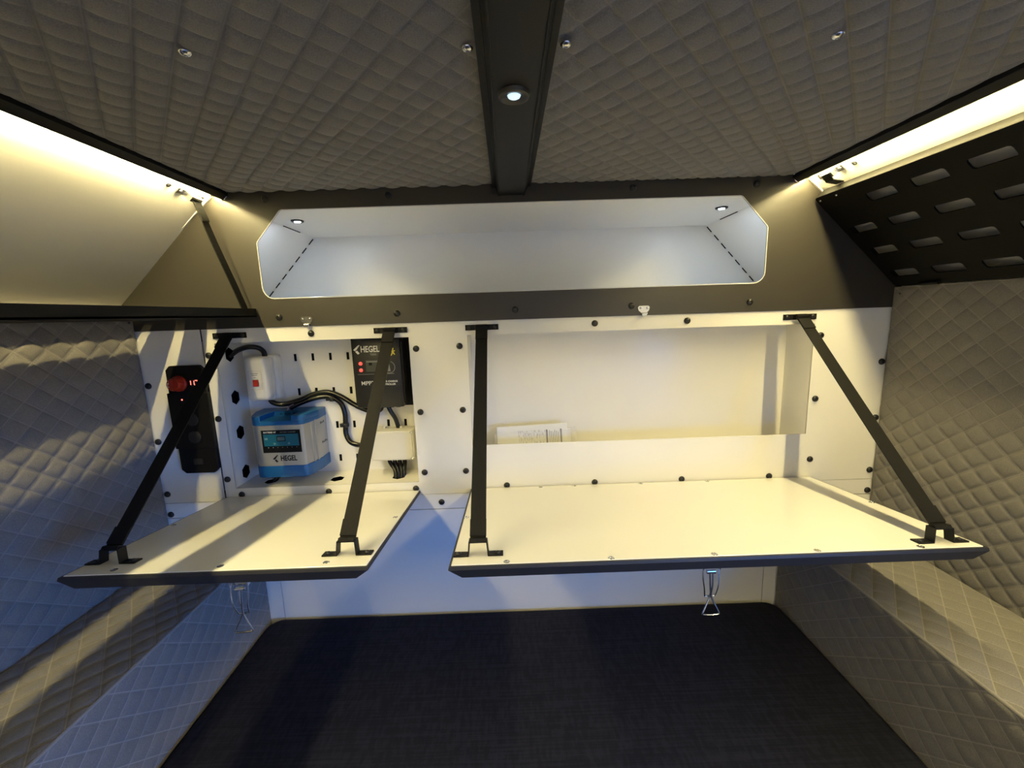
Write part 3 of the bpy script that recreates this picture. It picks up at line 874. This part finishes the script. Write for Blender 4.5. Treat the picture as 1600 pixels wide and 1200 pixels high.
inst(rivet_me, 'rivet', wr, hull_frame(1, -0.118, 0.022))

# ---- latch catches on the bulkhead
for x, lab in ((-0.486, 'small zinc latch catch above the electrics compartment'), (0.301, 'small zinc latch catch above the document compartment')):
    c = thing('latch_catch', (x, -0.004, -0.012), lab, 'latch', 'zinc latch catches on the bulkhead')
    B(FRONT(x, -0.0034, -0.003)).prism([(-0.014, 0.008), (-0.012, 0.001), (-0.006, -0.004), (-0.006, -0.010), (0.007, -0.010), (0.007, -0.004), (0.012, 0.001), (0.014, 0.008), (0.011, 0.012), (-0.011, 0.012)], 0, 0.0018).build('plate', steel, c)
    B(FRONT(x, -0.0034, -0.003)).prism([(-0.006, -0.012), (0.007, -0.012), (0.007, -0.004), (-0.006, -0.004)], 0.0018, 0.008, bev=0.0015).build('hook', steel, c)
    for sx in (-1, 1):
        inst(stud_me, 'rivet', c, FRONT(x + sx*0.0078, -0.0052, 0.004))

# ---- toggle latches hanging below the lids
def toggle(x, y, z, rot, label):
    t = thing('toggle_latch', (x, y, z - 0.09), label, 'latch', 'zinc toggle latches hanging under the lids')
    M = Matrix.Translation((x, y, z)) @ Matrix.Rotation(rot, 4, 'Z') @ fr((0, 0, 0), (1, 0, 0), (0, 0, 1), (0, -1, 0))
    B(M).prism([(-0.016, 0.006), (-0.016, -0.010), (-0.009, -0.014), (0.009, -0.014), (0.016, -0.010), (0.016, 0.006)], -0.0012, 0.0012, bev=0.0006, seg=1).build('base_plate', steel, t)
    for sx in (-1, 1):
        B(M).box((sx*0.0125, -0.012, 0), (sx*0.0145, 0.003, 0.009)).build('ear', steel, t)
        inst(rivet_me, 'rivet', t, M @ fr((sx*0.0085, -0.002, 0.0012)))
    B(M).box((-0.0082, -0.0200, 0.004), (0.0082, -0.0145, 0.009), bev=0.0015).build('pivot_bar', steel, t)
    B(M).tube([(-0.0125, -0.008, 0.005), (-0.0135, -0.026, 0.008), (-0.0115, -0.044, 0.010), (-0.0085, -0.060, 0.006), (-0.0060, -0.062, 0.005), (0.0060, -0.062, 0.005), (0.0085, -0.060, 0.006), (0.0105, -0.044, 0.010), (0.0125, -0.026, 0.008), (0.0125, -0.008, 0.005)], 0.0012, 8, smooth_sub=3).build('wire_bail', steel, t, smooth=True)
    B(M).tube([(-0.002, -0.019, 0.007), (-0.0016, -0.040, 0.009), (-0.001, -0.060, 0.008), (-0.0125, -0.086, 0.012), (-0.011, -0.091, 0.012), (0.011, -0.091, 0.012), (0.0125, -0.086, 0.012), (0.001, -0.060, 0.009), (0.0016, -0.040, 0.010), (0.002, -0.019, 0.008)], 0.0014, 8, smooth_sub=4).build('pull_loop', steel, t, smooth=True)
toggle(0.301, -0.368, -0.410, 0.0, 'zinc toggle latch with triangular pull under the wide lid')
toggle(-0.470, -0.368, -0.410, math.radians(6), 'zinc toggle latch with triangular pull under the smaller lid')

# ---- switch panel with red knob
sw = thing('switch_panel', (-0.783, 0, -0.36), 'black switch panel with red rotary knob and red voltmeter', 'switch panel')
FP = FRONT(0, 0, 0)
def cham(x0, x1, z0, z1, c): return [(x0+c, z0), (x1-c, z0), (x1, z0+c), (x1, z1-c), (x1-c, z1), (x0+c, z1), (x0, z1-c), (x0, z0+c)]
B(FP).prism(cham(-0.828, -0.739, -0.360, -0.095, 0.010), 0.0, 0.010, bev=0.0012).build('back_plate', blackmetal, sw)
B(FP).prism(rect(-0.832, -0.7365, -0.297, -0.160), 0.0, 0.0118, bev=0.0010).build('socket_plate', blackmetal, sw)
for z in (-0.225, -0.268):
    B(FRONT(-0.780, -0.0118, z)).lathe([(0.015, 0), (0.015, 0.003), (0.012, 0.0042), (0.0001, 0.0042)], 24).build('socket_cap', blackplas, sw, smooth=True)
B(FRONT(-0.783, -0.010, -0.330)).box((-0.011, -0.007, 0), (0.011, 0.007, 0.0035), bev=0.001).build('rocker', blackplas, sw)
kb = B(FRONT(-0.800, -0.010, -0.137)).lathe([(0.019, 0), (0.019, 0.004), (0.0165, 0.006), (0.0155, 0.018), (0.0135, 0.021), (0.0001, 0.021)], 26).build('knob', redplas, sw, smooth=True)
B(FRONT(-0.800, -0.031, -0.137)).box((-0.0030, -0.013, 0), (0.0030, 0.013, 0.006), bev=0.0012).build('knob_bar', redplas, kb)
B(FRONT(-0.806, -0.0312, -0.1375)).plate(rect(-0.005, 0.005, -0.005, 0.005), [rect(-0.0038, 0.0038, -0.0038, 0.0024)], 0, 0.0004).build('padlock_mark', inkw, kb)
B(FRONT(-0.806, -0.0312, -0.1290)).box((-0.0016, -0.0016, 0), (0.0016, 0.0016, 0.0004)).build('padlock_mark', inkw, kb)
B(FRONT(-0.759, -0.010, -0.136)).box((-0.014, -0.009, 0), (0.014, 0.009, 0.001), bev=0.0004, seg=1).build('voltmeter_window', blackplas, sw)
def seg7(ch, x, z, h, root, y):
    on = {'1': 'bc', '7': 'abc', '2': 'abged', '5': 'afgcd'}[ch]
    w = h*0.52; th = h*0.15
    pos = {'a': (0, h/2, w, th), 'g': (0, 0, w, th), 'd': (0, -h/2, w, th), 'f': (-w/2, h/4, th, h*0.42), 'b': (w/2, h/4, th, h*0.42), 'e': (-w/2, -h/4, th, h*0.42), 'c': (w/2, -h/4, th, h*0.42)}
    for k in on:
        a_, b_, c_, d_ = pos[k]
        B(FRONT(x + a_, y, z + b_)).box((-c_/2, -d_/2, 0), (c_/2, d_/2, 0.0003)).build('segment', redseg, root)
vw = sw
for i, ch in enumerate('117'):
    seg7(ch, -0.7745 + 0.0080*i, -0.136, 0.0105, vw, -0.0111)
B(FRONT(-0.7625, -0.0111, -0.1415)).box((-0.0007, -0.0007, 0), (0.0007, 0.0007, 0.0003)).build('segment', redseg, vw)
B(FRONT(-0.798, -0.0118, -0.176)).lathe([(0.0018, 0), (0.0018, 0.0006), (0.0010, 0.0012)], 10).build('status_led', redseg, sw)

# ---- breaker box
bk = thing('breaker_box', (-0.637, 0.1, -0.19), 'white ribbed breaker box with a red switch', 'breaker box')
Mx = fr((0, 0, 0), (1, 0, 0), (0, 1, 0), (0, 0, 1))
def zprism(poly, z0, z1, bev=0.0, seg=2): return B(fr((0, 0, 0))).prism(poly, z0, z1, bev=bev, seg=seg)
ribs = [(-0.679, 0.099, -0.199, -0.079), (-0.676, 0.078, -0.197, -0.081), (-0.672, 0.064, -0.195, -0.083)]
B().box((-0.682, 0.072, -0.197), (-0.612, 0.0995, -0.083), bev=0.006, seg=3).build('base_shell', whiteplas, bk, smooth=True)
B().box((-0.675, 0.058, -0.1925), (-0.6185, 0.076, -0.0875), bev=0.007, seg=3).build('middle_shell', whiteplas, bk, smooth=True)
B().box((-0.677, 0.046, -0.1955), (-0.6130, 0.062, -0.0845), bev=0.007, seg=3).build('middle_shell', whiteplas, bk, smooth=True)
B().box((-0.664, 0.018, -0.192), (-0.609, 0.050, -0.084), bev=0.011, seg=4).build('front_cover', whiteplas, bk, smooth=True)
fc = B(FRONT(-0.6365, 0.0182, -0.139)).plate(rect(-0.0165, 0.0165, -0.024, 0.024), [rect(-0.0135, 0.0135, -0.021, 0.021)], 0, 0.0012).build('breaker_frame', greyplas, bk)
mod = B(FRONT(-0.6365, 0.0182, -0.139)).box((-0.0135, -0.021, -0.001), (0.0135, 0.021, 0.0008)).build('breaker_module', whiteplas, bk)
B(FRONT(-0.6345, 0.0174, -0.146)).prism([(-0.007, -0.008), (0.006, -0.008), (0.0045, 0), (0.006, 0.008), (-0.007, 0.008), (-0.0045, 0.0)], 0, 0.005, bev=0.0012).build('toggle_switch', redplas, mod)
for k, (w_, z) in enumerate(((0.018, -0.1225), (0.014, -0.1265), (0.004, -0.1325))):
    B(FRONT(-0.6375, 0.0174, z)).box((-w_/2, -0.0007, 0), (w_/2, 0.0007, 0.0002)).build('print_line', inkg, mod)

# ---- battery charger
ch = thing('battery_charger', (-0.59, 0.05, -0.381), 'blue and silver battery charger with teal display', 'battery charger')
def cpoly(e): return [(-0.670 - e, 0.0995), (-0.670 - e, 0.058), (-0.655 - e, 0.016), (-0.648 - e*0.6, 0.004 - e*0.6), (-0.640, 0.0 - e), (-0.534, 0.0 - e), (-0.527 + e*0.6, 0.004 - e*0.6), (-0.5225 + e, 0.016), (-0.513 + e, 0.058), (-0.513 + e, 0.0995)]
B(fr((0, 0, 0))).prism(cpoly(0.0), -0.356, -0.244).build('housing', silver, ch, smooth=True)
for x_, y_ in ((-0.5200, 0.030), (-0.5165, 0.044)):
    B().box((x_ - 0.001, y_ - 0.004, -0.354), (x_ + 0.0022, y_ + 0.004, -0.246), bev=0.001).build('rib', silver, ch, smooth=True)
B(fr((0, 0, 0))).prism(cpoly(0.0022), -0.381, -0.352, bev=0.0015, seg=2).build('bottom_cap', blue, ch, smooth=True)
tcp = B(fr((0, 0, 0))).prism(cpoly(0.0022), -0.249, -0.238, bev=0.0012, seg=1)
tcp.build('top_cap', blue, ch, smooth=True)
e = 0.0020
B(fr((0, 0, 0))).prism([(-0.670 - e, 0.0985), (-0.670 - e, 0.058), (-0.655 - e, 0.016), (-0.648 - e, 0.004), (-0.640, -e), (-0.628, -e), (-0.628, 0.030), (-0.622, 0.055), (-0.56, 0.055), (-0.552, 0.030), (-0.552, -e), (-0.534, -e), (-0.527 + e, 0.004), (-0.5225 + e, 0.016), (-0.513 + e, 0.058), (-0.513 + e, 0.0985)], -0.240, -0.226, bev=0.0012, seg=1).build('top_rim', blue, ch, smooth=True)
for k in range(4):
    B(FRONT(-0.606 + 0.011*k, 0.0552, -0.2325)).lathe([(0.0028, 0), (0.0026, 0.0008), (0.0001, 0.0008)], 10).build('vent', darkblue, ch)
scr = B(FRONT(-0.582, 0.0002, -0.2895)).box((-0.0475, -0.0285, 0), (0.0475, 0.0285, 0.0012), bev=0.0005, seg=1).build('display_frame', inkb, ch)
Ms = FRONT(-0.582, -0.0011, -0.2895)
B(Ms).box((-0.0425, -0.0115, 0), (0.0425, 0.0185, 0.0003)).build('display_field', teal, scr)
B(Ms).box((-0.0105, 0.0005, 0.0003), (0.0105, 0.0130, 0.0006)).build('readout', inkb, scr)
B(Ms).box((-0.0090, 0.0022, 0.0006), (0.0090, 0.0112, 0.0007)).build('readout', paint('grey_readout', (0.10, 0.14, 0.16), 0.4), scr)
text('BATTERIE 1/7', 0.0052, Ms @ fr((-0.0260, 0.0232, 0.0004)), inkw, scr, bold=0.00012)
text('BATTERY CHARGER', 0.0042, Ms @ fr((0.0180, 0.0232, 0.0004)), inkg, scr)
text('1/2', 0.0062, Ms @ fr((-0.0365, 0.0070, 0.0005)), inkw, scr)
for k in range(7):
    B(Ms @ fr((-0.033 + 0.0115*k, -0.0150, 0.0003))).lathe([(0.0010, 0), (0.0010, 0.0003), (0.0001, 0.0003)], 8).build('indicator', inkw if k in (0, 1) else inkg, scr)
for k, x_ in enumerate((-0.017, 0.018)):
    B(Ms @ fr((x_, -0.0050, 0.0003))).lathe([(0.0030, 0), (0.0028, 0.0004), (0.0001, 0.0004)], 12).build('touch_key', paint('pale_teal', (0.12, 0.26, 0.28), 0.4), scr)
def emblem(M, h, mat, root):
    """swept arrow mark in front of the maker's name"""
    b_ = B(M)
    b_.prism([(-0.60*h, -0.02*h), (-0.34*h, -0.20*h), (-0.06*h, 0.02*h), (0.10*h, 0.26*h), (0.46*h, 0.68*h), (0.20*h, 0.66*h)], 0, 0.0004)
    b_.prism([(-0.30*h, -0.30*h), (-0.02*h, -0.12*h), (0.34*h, -0.56*h), (0.06*h, -0.72*h)], 0, 0.0004)
    return b_.build('emblem', mat, root)
text('HEGEL', 0.0185, FRONT(-0.5695, -0.0003, -0.3335), inkb, ch, bold=0.0005, sx=0.74)
emblem(FRONT(-0.6005, -0.0001, -0.3335), 0.0135, inkb, ch)
Mside = fr((-0.5125, 0.078, -0.262), (0, 1, 0), (0, 0, 1), (1, 0, 0))
for dz, n_ in ((0.0, 3), (-0.052, 4)):
    for k in range(n_):
        B(Mside).box((-0.014 + 0.008*k, dz - 0.003, 0), (-0.0105 + 0.008*k, dz + 0.003 - 0.002*(k % 2), 0.0003)).build('side_mark', inkb, ch)

# ---- solar charge controller
sc = thing('charge_controller', (-0.35, 0.1, -0.23), 'black solar charge controller with two red buttons', 'controller')
B(FRONT(0, 0.0998, 0)).plate(rect(-0.4265, -0.2560, -0.230, -0.0475), [], 0, 0.002).build('mounting_plate', blackmetal, sc)
B().box((-0.408, 0.050, -0.2245), (-0.289, 0.0979, -0.0500), bev=0.004, seg=2).build('housing', blackplas, sc, smooth=True)
for k in range(6):
    B().box((-0.2892, 0.060 + 0.006*k, -0.215), (-0.2862, 0.063 + 0.006*k, -0.060)).build('heat_fin', blackplas, sc)
for x_, z_ in ((-0.4205, -0.084), (-0.4205, -0.196), (-0.262, -0.067), (-0.262, -0.219)):
    inst(rivet_me, 'screw', sc, FRONT(x_, 0.0978, z_) @ Matrix.Diagonal((0.62, 0.62, 0.7, 1)))
Fc = FRONT(0, 0.0498, 0)
text('HEGEL', 0.0215, Fc @ fr((-0.3635, -0.0755, 0)), inkw, sc, bold=0.0004, sx=0.74)
emblem(Fc @ fr((-0.3950, -0.0755, 0)), 0.0165, inkw, sc)
text('T2000', 0.0060, Fc @ fr((-0.3560, -0.0885, 0)), inkg, sc, bold=0.0002)
# yellow swoosh figure
yb = B(Fc @ fr((-0.3075, -0.0835, 0)))
yb.prism([(-0.0055, -0.009), (-0.0030, -0.009), (0.0002, -0.0035), (0.0042, -0.0075), (0.0058, -0.0060), (0.0022, 0.0006), (0.0060, 0.0020), (0.0058, 0.0036), (0.0018, 0.0034), (0.0030, 0.0092), (0.0002, 0.0100), (-0.0012, 0.0035), (-0.0050, 0.0010), (-0.0046, -0.0004), (-0.0016, 0.0002)], 0, 0.0004)
yb.build('yellow_mark', inky, sc)
for z_ in (-0.1105, -0.1270):
    B(Fc @ fr((-0.3895, z_, 0))).lathe([(0.0046, 0), (0.0044, 0.0022), (0.0030, 0.0030), (0.0001, 0.0032)], 16).build('button', redglow, sc, smooth=True)
dsp = B(Fc).box((-0.3765, -0.1315, 0), (-0.344, -0.1025, 0.0008)).build('display', greylcd, sc)
B(Fc).box((-0.3745, -0.1080, 0.0008), (-0.346, -0.1045, 0.0010)).build('display_text', inkg, dsp)
B(Fc).box((-0.3690, -0.1155, 0.0008), (-0.3610, -0.1085, 0.0010)).build('display_text', inkb, dsp)
B(Fc).plate([(0.0155*math.cos(math.radians(k)) - 0.3195, 0.0155*math.sin(math.radians(k)) - 0.1215) for k in range(-110, 71, 15)] + [(0.0140*math.cos(math.radians(k)) - 0.3195, 0.0140*math.sin(math.radians(k)) - 0.1215) for k in range(70, -111, -15)], [], 0, 0.0004).build('dial_arc', inkg, sc)
B(Fc).prism([(-0.3245, -0.132), (-0.3160, -0.132), (-0.3195, -0.106)], 0, 0.0006).build('dial_mark', inkg, sc)
B(Fc).box((-0.3990, -0.1383, 0), (-0.3080, -0.1372, 0.0003)).build('divider', inkg, sc)
text('MPPT', 0.0145, Fc @ fr((-0.3750, -0.1610, 0)), inkw, sc, bold=0.0001)
text('SOLAR CHARGE', 0.0062, Fc @ fr((-0.3230, -0.1575, 0)), inkw, sc, bold=0.0001)
text('CONTROLLER', 0.0062, Fc @ fr((-0.3260, -0.1648, 0)), inkw, sc, bold=0.0001)
for k in range(6):
    B().box((-0.396 + 0.017*k, 0.058, -0.2265), (-0.386 + 0.017*k, 0.085, -0.2242)).build('terminal', voidm, sc)

# ---- junction box
jb = thing('junction_box', (-0.325, 0.1, -0.365), 'cream plastic junction box with cable entries', 'junction box')
B().box((-0.389, 0.058, -0.3640), (-0.2715, 0.0998, -0.2870), bev=0.005, seg=3).build('box_body', greyplas, jb, smooth=True)
B(FRONT(0, 0.0585, 0)).prism(rrect(-0.388, -0.2705, -0.3645, -0.2865, 0.007, 4), 0, 0.012, bev=0.0012, seg=2).build('box_lid', greyplas, jb, smooth=True)
B(FRONT(0, 0.0470, 0)).prism([(-0.377, -0.362), (-0.281, -0.362), (-0.274, -0.354), (-0.274, -0.297), (-0.281, -0.289), (-0.377, -0.289), (-0.384, -0.297), (-0.384, -0.354)], 0, 0.0022, bev=0.001, seg=1).build('lid_field', greyplas, jb, smooth=True)
for x_ in (-0.3830, -0.2762):
    for z_ in (-0.2925, -0.3585):
        inst(screw_me, 'screw', jb, FRONT(x_, 0.0463, z_) @ Matrix.Diagonal((0.8, 0.8, 1, 1)))
for x_ in (-0.353, -0.309):
    B().box((x_ - 0.003, 0.078, -0.2875), (x_ + 0.003, 0.090, -0.2825)).build('fixing_tab', greyplas, jb)
gl = B(fr((-0.388, 0.078, -0.3290), (0, 1, 0), (0, 0, 1), (1, 0, 0))).lathe([(0.0072, -0.016), (0.0098, -0.014), (0.0098, 0.001)], 8).build('cable_gland', blackplas, jb)

# ---- cables
def cab(name, pts, r, label, group='black cables in the electrics compartment', parts=()):
    o = B().tube(pts, r, 12, smooth_sub=8).build(name, cable, None, smooth=True)
    return tag(o, label, 'cable', group)
cab('power_cable', [(-0.735, 0.050, -0.083), (-0.711, 0.050, -0.079), (-0.690, 0.050, -0.067), (-0.665, 0.052, -0.060), (-0.645, 0.060, -0.063), (-0.637, 0.068, -0.074), (-0.637, 0.070, -0.088)], 0.0062, 'short black cable arching from the hexagonal hole to the breaker box')
cab('power_cable', [(-0.632, 0.062, -0.186), (-0.628, 0.062, -0.202), (-0.605, 0.066, -0.210), (-0.565, 0.076, -0.203), (-0.530, 0.083, -0.190), (-0.495, 0.086, -0.186), (-0.462, 0.086, -0.198), (-0.425, 0.082, -0.222), (-0.395, 0.080, -0.236), (-0.372, 0.079, -0.240), (-0.358, 0.076, -0.234), (-0.352, 0.072, -0.222)], 0.0066, 'long black cable from the breaker box to the underside of the charge controller')
cab('power_cable', [(-0.588, 0.070, -0.222), (-0.578, 0.072, -0.216), (-0.548, 0.080, -0.205), (-0.515, 0.086, -0.198), (-0.488, 0.089, -0.200), (-0.465, 0.090, -0.217), (-0.457, 0.090, -0.245), (-0.458, 0.090, -0.275), (-0.459, 0.089, -0.300), (-0.448, 0.085, -0.322), (-0.425, 0.080, -0.330), (-0.400, 0.078, -0.329)], 0.0066, 'black cable bending down from the battery charger into the side of the junction box')
cab('power_cable', [(-0.338, 0.074, -0.222), (-0.332, 0.076, -0.240), (-0.322, 0.080, -0.262), (-0.316, 0.082, -0.289)], 0.0058, 'short black cable from the charge controller into the top of the junction box')
for k, (x0, x1) in enumerate(((-0.345, -0.326), (-0.332, -0.318), (-0.319, -0.310), (-0.306, -0.303))):
    cab('power_cable', [(x0, 0.076, -0.362), (x0 + 0.002, 0.072, -0.378), (x1, 0.056, -0.398), (x1, 0.044 + 0.003*(k % 2), -0.430)], 0.0056, 'black cable dropping from the junction box bottom into the floor hole', 'cables bundled under the junction box')
cab('power_cable', [(-0.618, 0.066, -0.380), (-0.620, 0.060, -0.392), (-0.634, 0.050, -0.402), (-0.644, 0.044, -0.425)], 0.0058, 'short black cable from the charger underside into the floor hole')
tag(B().tube([(-0.594, 0.064, -0.228), (-0.590, 0.066, -0.219), (-0.580, 0.068, -0.213), (-0.570, 0.072, -0.211)], 0.0020, 8, smooth_sub=5).build('thin_wire', pinkwire, None, smooth=True), 'pale pink wire end at the top of the charger', 'wire')
def clip(x, z, y, rot, label):
    c = thing('cable_clip', (x, 0.1, z), label, 'cable clip', 'black cable clips on the back plate')
    M = fr((x, y, z), (math.cos(rot), 0, math.sin(rot)), (0, 1, 0))
    B(M).lathe([(0.0072, -0.005), (0.0080, -0.004), (0.0080, 0.004), (0.0072, 0.005)], 14, M=fr((0, 0, 0), (0, 1, 0), (0, 0, 1), (1, 0, 0))).build('clip_band', blackplas, c, smooth=True)
    B(FRONT(x - 0.010, y, z)).box((-0.005, -0.005, -0.004), (0.009, 0.005, 0.005), bev=0.001).build('clip_head', blackplas, c)
    B(FRONT(x - 0.004, 0.0998, z)).box((-0.006, -0.006, 0), (0.008, 0.006, 0.008), bev=0.001).build('clip_foot', blackplas, c)
clip(-0.486, -0.204, 0.088, 0.0, 'black cable clip where the two long cables part')
clip(-0.457, -0.277, 0.090, math.pi/2, 'black cable clip on the cable beside the charger')

# ---- papers in the document compartment
pa = thing('instruction_leaflet', (0.04, 0.05, -0.385), 'folded white printed leaflets in a clear plastic bag', 'papers')
Mp = fr((0.037, 0.062, -0.340), (1, 0, 0.030), (-0.030, 0.12, 1))
Mp = fr((0.037, 0.062, -0.340), (1, 0, 0.030), (-0.030, 0.12, 1), None)
B(Mp).box((-0.092, -0.043, -0.004), (0.092, 0.052, 0.003), bev=0.0006, seg=1).build('leaflet', paper, pa)
Mq = Mp @ fr((0, 0, 0.0031))
B(Mq).box((-0.090, -0.040, -0.0001), (-0.0385, 0.045, 0.0001)).build('blank_page', paper, pa)
B(Mq).box((-0.036, -0.040, -0.0001), (0.034, 0.038, 0.0002)).build('printed_page', paperprint, pa)
for x_ in (0.036, 0.073):
    B(Mq).box((x_, -0.040, -0.0001), (x_ + 0.0045, 0.038, 0.0003)).build('print_bar', inkg, pa)
for k in range(6):
    B(Mq).box((0.045 + 0.0045*k, -0.040, -0.0001), (0.0462 + 0.0045*k, 0.036 - 0.003*(k % 3), 0.0003)).build('print_line', inkg, pa)
B(Mp).box((0.060, -0.043, -0.0065), (0.101, 0.036, -0.0042)).build('leaflet', paper, pa)
B(Mp).box((-0.099, -0.043, -0.0075), (0.116, 0.040, -0.0070)).build('plastic_bag', film, pa)
B(Mp).box((-0.099, -0.043, 0.0042), (0.116, 0.034, 0.0044)).build('plastic_bag', film, pa)
